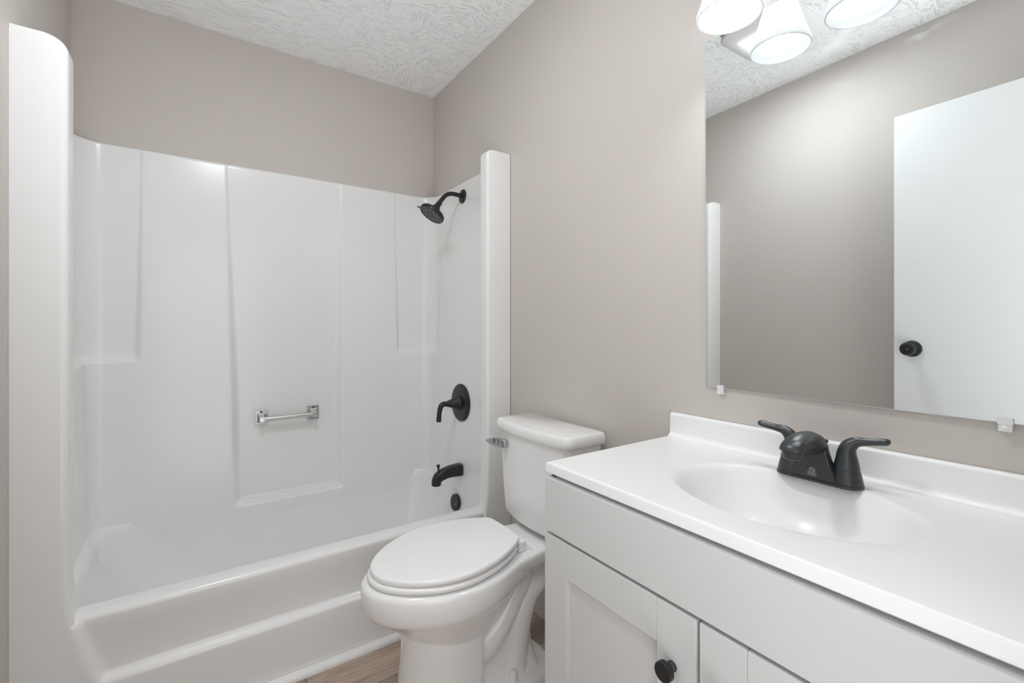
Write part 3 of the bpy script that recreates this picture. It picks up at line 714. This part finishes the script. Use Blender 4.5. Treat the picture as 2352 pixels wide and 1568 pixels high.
# spout body: bell-shaped in front view, flowing into the arched spout
bell = [(0.0050, 0.0450), (0.012, 0.0405), (0.020, 0.0365), (0.032, 0.0308), (0.046, 0.0265), (0.060, 0.0238), (0.070, 0.0225), (0.078, 0.020), (0.084, 0.0155), (0.088, 0.009)]
b = bmesh.new(); R = []
for z, hw in bell:
    k = z / 0.088
    xf = FX - 0.0262 + 0.002 * k; xb = FX + lerp(0.024, -0.012, k ** 0.75)
    d = (xb - xf) / 2; r = min(d * 0.85, hw * 0.8)
    R.append([(x, y, FZ + z) for x, y in rrect(xf, xb, FYc - hw, FYc + hw, (r, min(r, 0.006), min(r, 0.006), r), 8)])
rings(b, R); obj('spout_body', b, M_BLK2, fau, 60)
b = bmesh.new(); R = []
for dx, zc, hw, hh, tilt in [(-0.002, 0.050, 0.0200, 0.0165, -1.05), (-0.010, 0.0635, 0.0212, 0.0180, -0.75), (-0.024, 0.0745, 0.0220, 0.0195, -0.42), (-0.042, 0.0798, 0.0224, 0.0205, -0.12), (-0.060, 0.0818, 0.0226, 0.0195, 0.10),
                             (-0.077, 0.0812, 0.0227, 0.0188, 0.38), (-0.091, 0.0800, 0.0226, 0.0188, 0.78), (-0.1010, 0.0784, 0.0223, 0.0188, 1.14), (-0.1065, 0.0760, 0.0220, 0.0188, 1.44), (-0.1078, 0.0728, 0.0217, 0.0187, 1.5708)]:
    up = Vector((-math.sin(tilt), 0, math.cos(tilt)))
    ring_ = []
    for k in range(36):
        a = 2 * PI * k / 36; c_, s_ = math.cos(a), math.sin(a); e_ = 0.86
        ring_.append(Vector((FX + dx, FYc, FZ + zc)) + Vector((0, 1, 0)) * (hw * math.copysign(abs(c_) ** e_, c_)) + up * (hh * math.copysign(abs(s_) ** e_, s_)))
    R.append(ring_)
rings(b, R)
sp = obj('spout', b, M_BLK2, fau, 60)
obj('aerator', lathe(bmesh.new(), [(0.0170, -0.002), (0.0170, 0.0012), (0.0182, 0.0015), (0.0182, 0.0088), (0.0172, 0.0096), (0.0164, 0.0100), (0.0160, 0.0150), (0.0142, 0.0165), (0.0, 0.0155)], (FX - 0.1070, FYc, FZ + 0.0732), (0, 0, -1), 32), M_BLK2, sp)
b = bmesh.new(); R = []                                  # flat front panel under the spout
xs_ = FX - 0.0262
out_ = [(0.0405, 0.0065), (0.0375, 0.013), (0.0318, 0.0215), (0.0262, 0.033), (0.0222, 0.046), (0.0195, 0.058), (0.015, 0.068), (0.009, 0.0735), (0.003, 0.0755)]
poly = [(u, v) for u, v in out_] + [(-u, v) for u, v in out_[::-1]]
rings(b, [[(xs_ - dx + 0.002 * v / 0.088, FYc + u, FZ + v) for u, v in poly] for dx in (-0.001, 0.0012)])
fp = obj('front_panel', b, M_BLK2, fau, 30)

def text_bm(s, size):
    cu = bpy.data.curves.new('t', 'FONT'); cu.body = s; cu.size = size; cu.align_x = 'CENTER'
    o = bpy.data.objects.new('t', cu); link(o)
    dg = bpy.context.evaluated_depsgraph_get(); me = bpy.data.meshes.new_from_object(o.evaluated_get(dg))
    bm = bmesh.new(); bm.from_mesh(me); bpy.data.objects.remove(o); bpy.data.meshes.remove(me); bpy.data.curves.remove(cu)
    return bm
b = bmesh.new()
XLOGO = xs_ - 0.0014
def place(tb, v):
    for vt in tb.verts: vt.co = Vector((XLOGO + 0.002 * v / 0.088, FYc + 0.0005 - vt.co.x, FZ + v + vt.co.y))
    merge(b, tb)
place(text_bm('PROJECT', 0.0042), 0.0148); place(text_bm('SOURCE', 0.0042), 0.0112)
def logo_line(p, q, w=0.00045):
    p, q = Vector(p), Vector(q); d = (q - p).normalized(); nn = Vector((-d.y, d.x)) * w
    vs = [b.verts.new((XLOGO, FYc - c.x, FZ + c.y)) for c in (p - nn, q - nn, q + nn, p + nn)]; b.faces.new(vs)
hs = [(-0.0048, 0.0190), (-0.0048, 0.0240), (0, 0.0272), (0.0048, 0.0240), (0.0048, 0.0190)]
for p, q in zip(hs, hs[1:]): logo_line(p, q)
for p, q in (((-0.0048, 0.0190), (-0.0030, 0.0190)), ((0.0048, 0.0190), (-0.0005, 0.0190)), ((-0.0022, 0.0208), (-0.0022, 0.0232)), ((-0.0022, 0.0232), (0.0018, 0.0232)), ((0.0018, 0.0232), (0.0018, 0.0212)), ((0.0018, 0.0212), (-0.0004, 0.0212))): logo_line(p, q)
lg = obj('logo_print', b, M_PRINT, fp, 0); lg['label'] = 'small pale house logo with two lines of lettering'
for s_ in (1, -1):
    hy = FYc + s_ * 0.0485
    tw = 0.0 if s_ > 0 else 0.30                          # the near lever is turned a little toward the wall
    dirv = Vector((math.sin(tw), s_ * math.cos(tw), 0))
    L_ = 0.0700 if s_ > 0 else 0.0655
    obj('handle_base', lathe(bmesh.new(), [(0.0268, 0.0045), (0.0266, 0.008), (0.0238, 0.022), (0.0216, 0.0300), (0.0208, 0.0306)], (FX, hy, FZ), (0, 0, 1), 40), M_BLK2, fau)
    b = bmesh.new(); c0 = Vector((FX, hy, FZ))
    def hp(u, z, r): q = c0 + dirv * (u * L_ / 0.07); return (q.x, q.y, FZ + z, r)
    tube(b, [hp(0, 0.0308, 0.0214), hp(0, 0.036, 0.0210), hp(0, 0.050, 0.0182), hp(0.000, 0.063, 0.0156), hp(0.004, 0.0755, 0.0132), hp(0.016, 0.0850, 0.0106), hp(0.032, 0.0875, 0.0092), hp(0.049, 0.0895, 0.0100), hp(0.062, 0.0915, 0.0102), hp(0.0675, 0.0920, 0.0076), hp(0.0700, 0.0920, 0.003)],
         24, 6, squash=lambda f: (1.0, 1.0) if f < 0.45 else (lerp(1, 1.15, min(1, (f - 0.45) / 0.2)), lerp(1, 0.66, min(1, (f - 0.45) / 0.25))))
    lv_ = obj('lever_handle', b, M_BLK2, fau, 60)
    q = c0 + dirv * 0.0165
    obj('set_screw', lathe(bmesh.new(), [(0.0030, 0), (0.0030, 0.0012), (0.0012, 0.0012)], (q.x - 0.004, q.y, FZ + 0.050), (dirv.x, dirv.y, 0.1), 12), M_HOLE, lv_)
obj('lift_rod', lathe(bmesh.new(), [(0.0026, 0.0), (0.0026, 0.062), (0.0075, 0.066), (0.0080, 0.0685), (0.006, 0.071), (0, 0.0715)], (FX + 0.0255, FYc, FZ + 0.004), (0, 0, 1), 16), M_BLK2, fau)

# ------------------------------------------------------------------ mirror and its clips
MY0, MY1, MZ0, MZ1 = -2.300, -1.699, 0.980, 1.892
MXL, MXR = -0.0045, -0.0140                               # the glass stands off the wall a little more at its far end
mr = thing('wall_mirror', 'large frameless rectangular mirror on the wall above the sink', 'mirror', (-0.003, -1.998, 0.98))
b = bmesh.new(); vs = [b.verts.new(p) for p in ((MXL, MY1 - 0.0012, MZ0 + 0.0012), (MXR, MY0 + 0.0012, MZ0 + 0.0012), (MXR, MY0 + 0.0012, MZ1 - 0.0012), (MXL, MY1 - 0.0012, MZ1 - 0.0012))]
b.faces.new(vs); obj('silvered_face', b, M_MIRROR, mr, 0)
b = bmesh.new(); rings(b, [[(x, MY1, z), (x2, MY0, z), (-0.0012, MY0, z), (-0.0012, MY1, z)] for x, x2, z in ((MXL + 0.0003, MXR + 0.0003, MZ0), (MXL + 0.0003, MXR + 0.0003, MZ1))])
obj('glass_edge', b, M_EDGE, mr, 0)
def clip(y, z, up, label):
    c = thing('mirror_clip', label, 'mirror clip', (0, y, z), 'clear plastic clips holding the mirror')
    s_ = 1 if up else -1                                 # +1: clip below the glass, its lip reaching up
    b = bmesh.new()
    za, zb_ = (z - 0.014, z - 0.0004) if up else (z + 0.0004, z + 0.014)
    xm = MXL + (MXR - MXL) * (y - MY1) / (MY0 - MY1)        # face of the glass here
    box(b, xm - 0.0045, -0.0008, y - 0.0085, y + 0.0085, za, zb_, 0.0015)
    la_, lb_ = (z - 0.002, z + 0.009) if up else (z - 0.009, z + 0.002)
    box(b, xm - 0.0055, xm - 0.0005, y - 0.0095, y + 0.0095, la_, lb_, 0.0012)
    obj('clip_body', b, M_CLEAR, c, 30)
    obj('screw', lathe(bmesh.new(), [(0.0042, 0.0), (0.0042, 0.0012), (0.0012, 0.0022), (0.0, 0.0012)], (xm - 0.0045, y, (za + zb_) / 2), (-1, 0, 0), 14), M_WHITE, c)
clip(-1.744, MZ0, True, 'small clear clip under the mirror near its left corner')
clip(-2.247, MZ0, True, 'clear clip under the mirror beyond the right faucet lever')
clip(-1.750, MZ1, False, 'clear clip on top of the mirror beneath the first glass shade')

# ------------------------------------------------------------------ vanity light
LX, LYs, RIMZ = -0.120, (-1.832, -2.007, -2.182), 1.842
vl = thing('vanity_light', 'brushed three-shade vanity light with lit frosted glass bells above mirror', 'light fixture', (-0.02, -2.007, 2.05))
b = bmesh.new(); box(b, -0.022, -0.001, -2.007 - 0.27, -2.007 + 0.27, 2.005, 2.095, 0.006)
obj('back_plate', b, M_NICKEL, vl)
for yv in LYs:
    arm = obj('arm', tube(bmesh.new(), [(-0.020, yv, 2.05, 0.008), (-0.06, yv, 2.058, 0.008), (-0.10, yv, 2.062, 0.008), (LX, yv, 2.048, 0.009), (LX, yv, 2.02, 0.010)], 14, 5), M_NICKEL, vl)
    obj('socket_cup', lathe(bmesh.new(), [(0.012, 2.03), (0.030, 2.024), (0.033, 2.018), (0.033, 2.004), (0.024, 2.002), (0.018, 1.965), (0.016, 1.963)], (LX, yv, 0), (0, 0, 1), 28), M_NICKEL, vl)
    prof = [(0.0335, 2.000), (0.0350, 1.985), (0.0385, 1.965), (0.0440, 1.942), (0.0505, 1.922), (0.0570, 1.903), (0.0635, 1.884), (0.0690, 1.868), (0.0722, 1.860), (0.0745, 1.855), (0.0755, 1.850), (0.0752, RIMZ)]
    inner = [(r - 0.0035, z) for r, z in prof[::-1]]
    b = bmesh.new(); R = []
    for r, z in prof + inner: R.append([(LX + r * 0.915 * math.cos(2 * PI * k / 48), yv + r * 0.915 * math.sin(2 * PI * k / 48), z) for k in range(48)])
    rings(b, R, False, False)
    obj('shade', b, M_SHADE, vl, 60)
    bl = obj('bulb', lathe(bmesh.new(), [(0.0, 1.872), (0.012, 1.8735), (0.021, 1.879), (0.0275, 1.889), (0.030, 1.902), (0.028, 1.917), (0.022, 1.935), (0.016, 1.952), (0.0145, 1.962)], (LX, yv, 0), (0, 0, 1), 24), M_BULB, vl, 60)
    bl['label'] = 'glowing white bulb'

# ------------------------------------------------------------------ ceiling fan light (seen in the mirror)
fx0, fx1, fy0, fy1 = -1.160, -0.822, -1.525, -1.190
cf = thing('ceiling_fan_light', 'white ceiling exhaust fan with a lit square lens, seen in mirror', 'ceiling light', (-0.99, -1.36, H))
b = bmesh.new(); R = []
for z, d, r in [(H - 0.0008, 0.0, 0.07), (H - 0.008, 0.0, 0.07), (H - 0.018, -0.012, 0.06), (H - 0.026, -0.035, 0.045), (H - 0.028, -0.06, 0.03)]:
    R.append([(x, y, z) for x, y in rrect(fx0 - d, fx1 + d, fy0 - d, fy1 + d, r, 8)])
rings(b, R); obj('grille_cover', b, M_WHITE, cf, 50)
b = bmesh.new(); box(b, fx0 + 0.075, fx1 - 0.075, fy0 + 0.07, fy1 - 0.07, H - 0.034, H - 0.0282, 0.004)
obj('lens', b, M_LENS, cf)

# ------------------------------------------------------------------ open door (seen in the mirror)
DXF = -1.348                                             # face toward the room
b = bmesh.new(); box(b, DXF - 0.035, DXF, -2.425, -1.678, 0.012, 2.031, 0.0015)
dr = tag(obj('door_1', b, M_DOOR, smooth=30), 'plain white slab door standing open, seen in the mirror', 'door', kind='structure')
for s_, xk in ((1, DXF), (-1, DXF - 0.035)):
    kb = obj('door_knob', lathe(bmesh.new(), [(0.0335, 0.0003), (0.0335, 0.003), (0.031, 0.007), (0.022, 0.010), (0.0135, 0.012), (0.0115, 0.018), (0.0115, 0.026), (0.017, 0.030), (0.0245, 0.036), (0.0275, 0.044), (0.0272, 0.052), (0.0235, 0.058), (0.0175, 0.0605), (0.0120, 0.0600), (0.0105, 0.0585), (0.0, 0.0585)], (xk, -1.739, 1.047), (s_, 0, 0), 40), M_BLACK, dr)
    kb['label'] = 'black round door knob'
    if s_ > 0: obj('lock_button', lathe(bmesh.new(), [(0.0065, 0.058), (0.0065, 0.062), (0.005, 0.064), (0, 0.0642)], (xk, -1.739, 1.047), (s_, 0, 0), 18), M_BLK2, kb)
b = bmesh.new(); box(b, DXF - 0.030, DXF - 0.005, -1.6782, -1.6765, 1.047 - 0.028, 1.047 + 0.028, 0.0005)
lp = obj('latch_plate', b, M_NICKEL, dr)
b = bmesh.new(); box(b, DXF - 0.024, DXF - 0.011, -1.6768, -1.667, 1.047 - 0.010, 1.047 + 0.010, 0.001)
obj('latch_bolt', b, M_NICKEL, lp)
for zh in (0.25, 1.02, 1.80):
    b = bmesh.new(); lathe(b, [(0.006, 0), (0.006, 0.09)], (DXF - 0.0005, -2.432, zh), (0, 0, 1), 12)
    obj('hinge', b, M_NICKEL, dr)
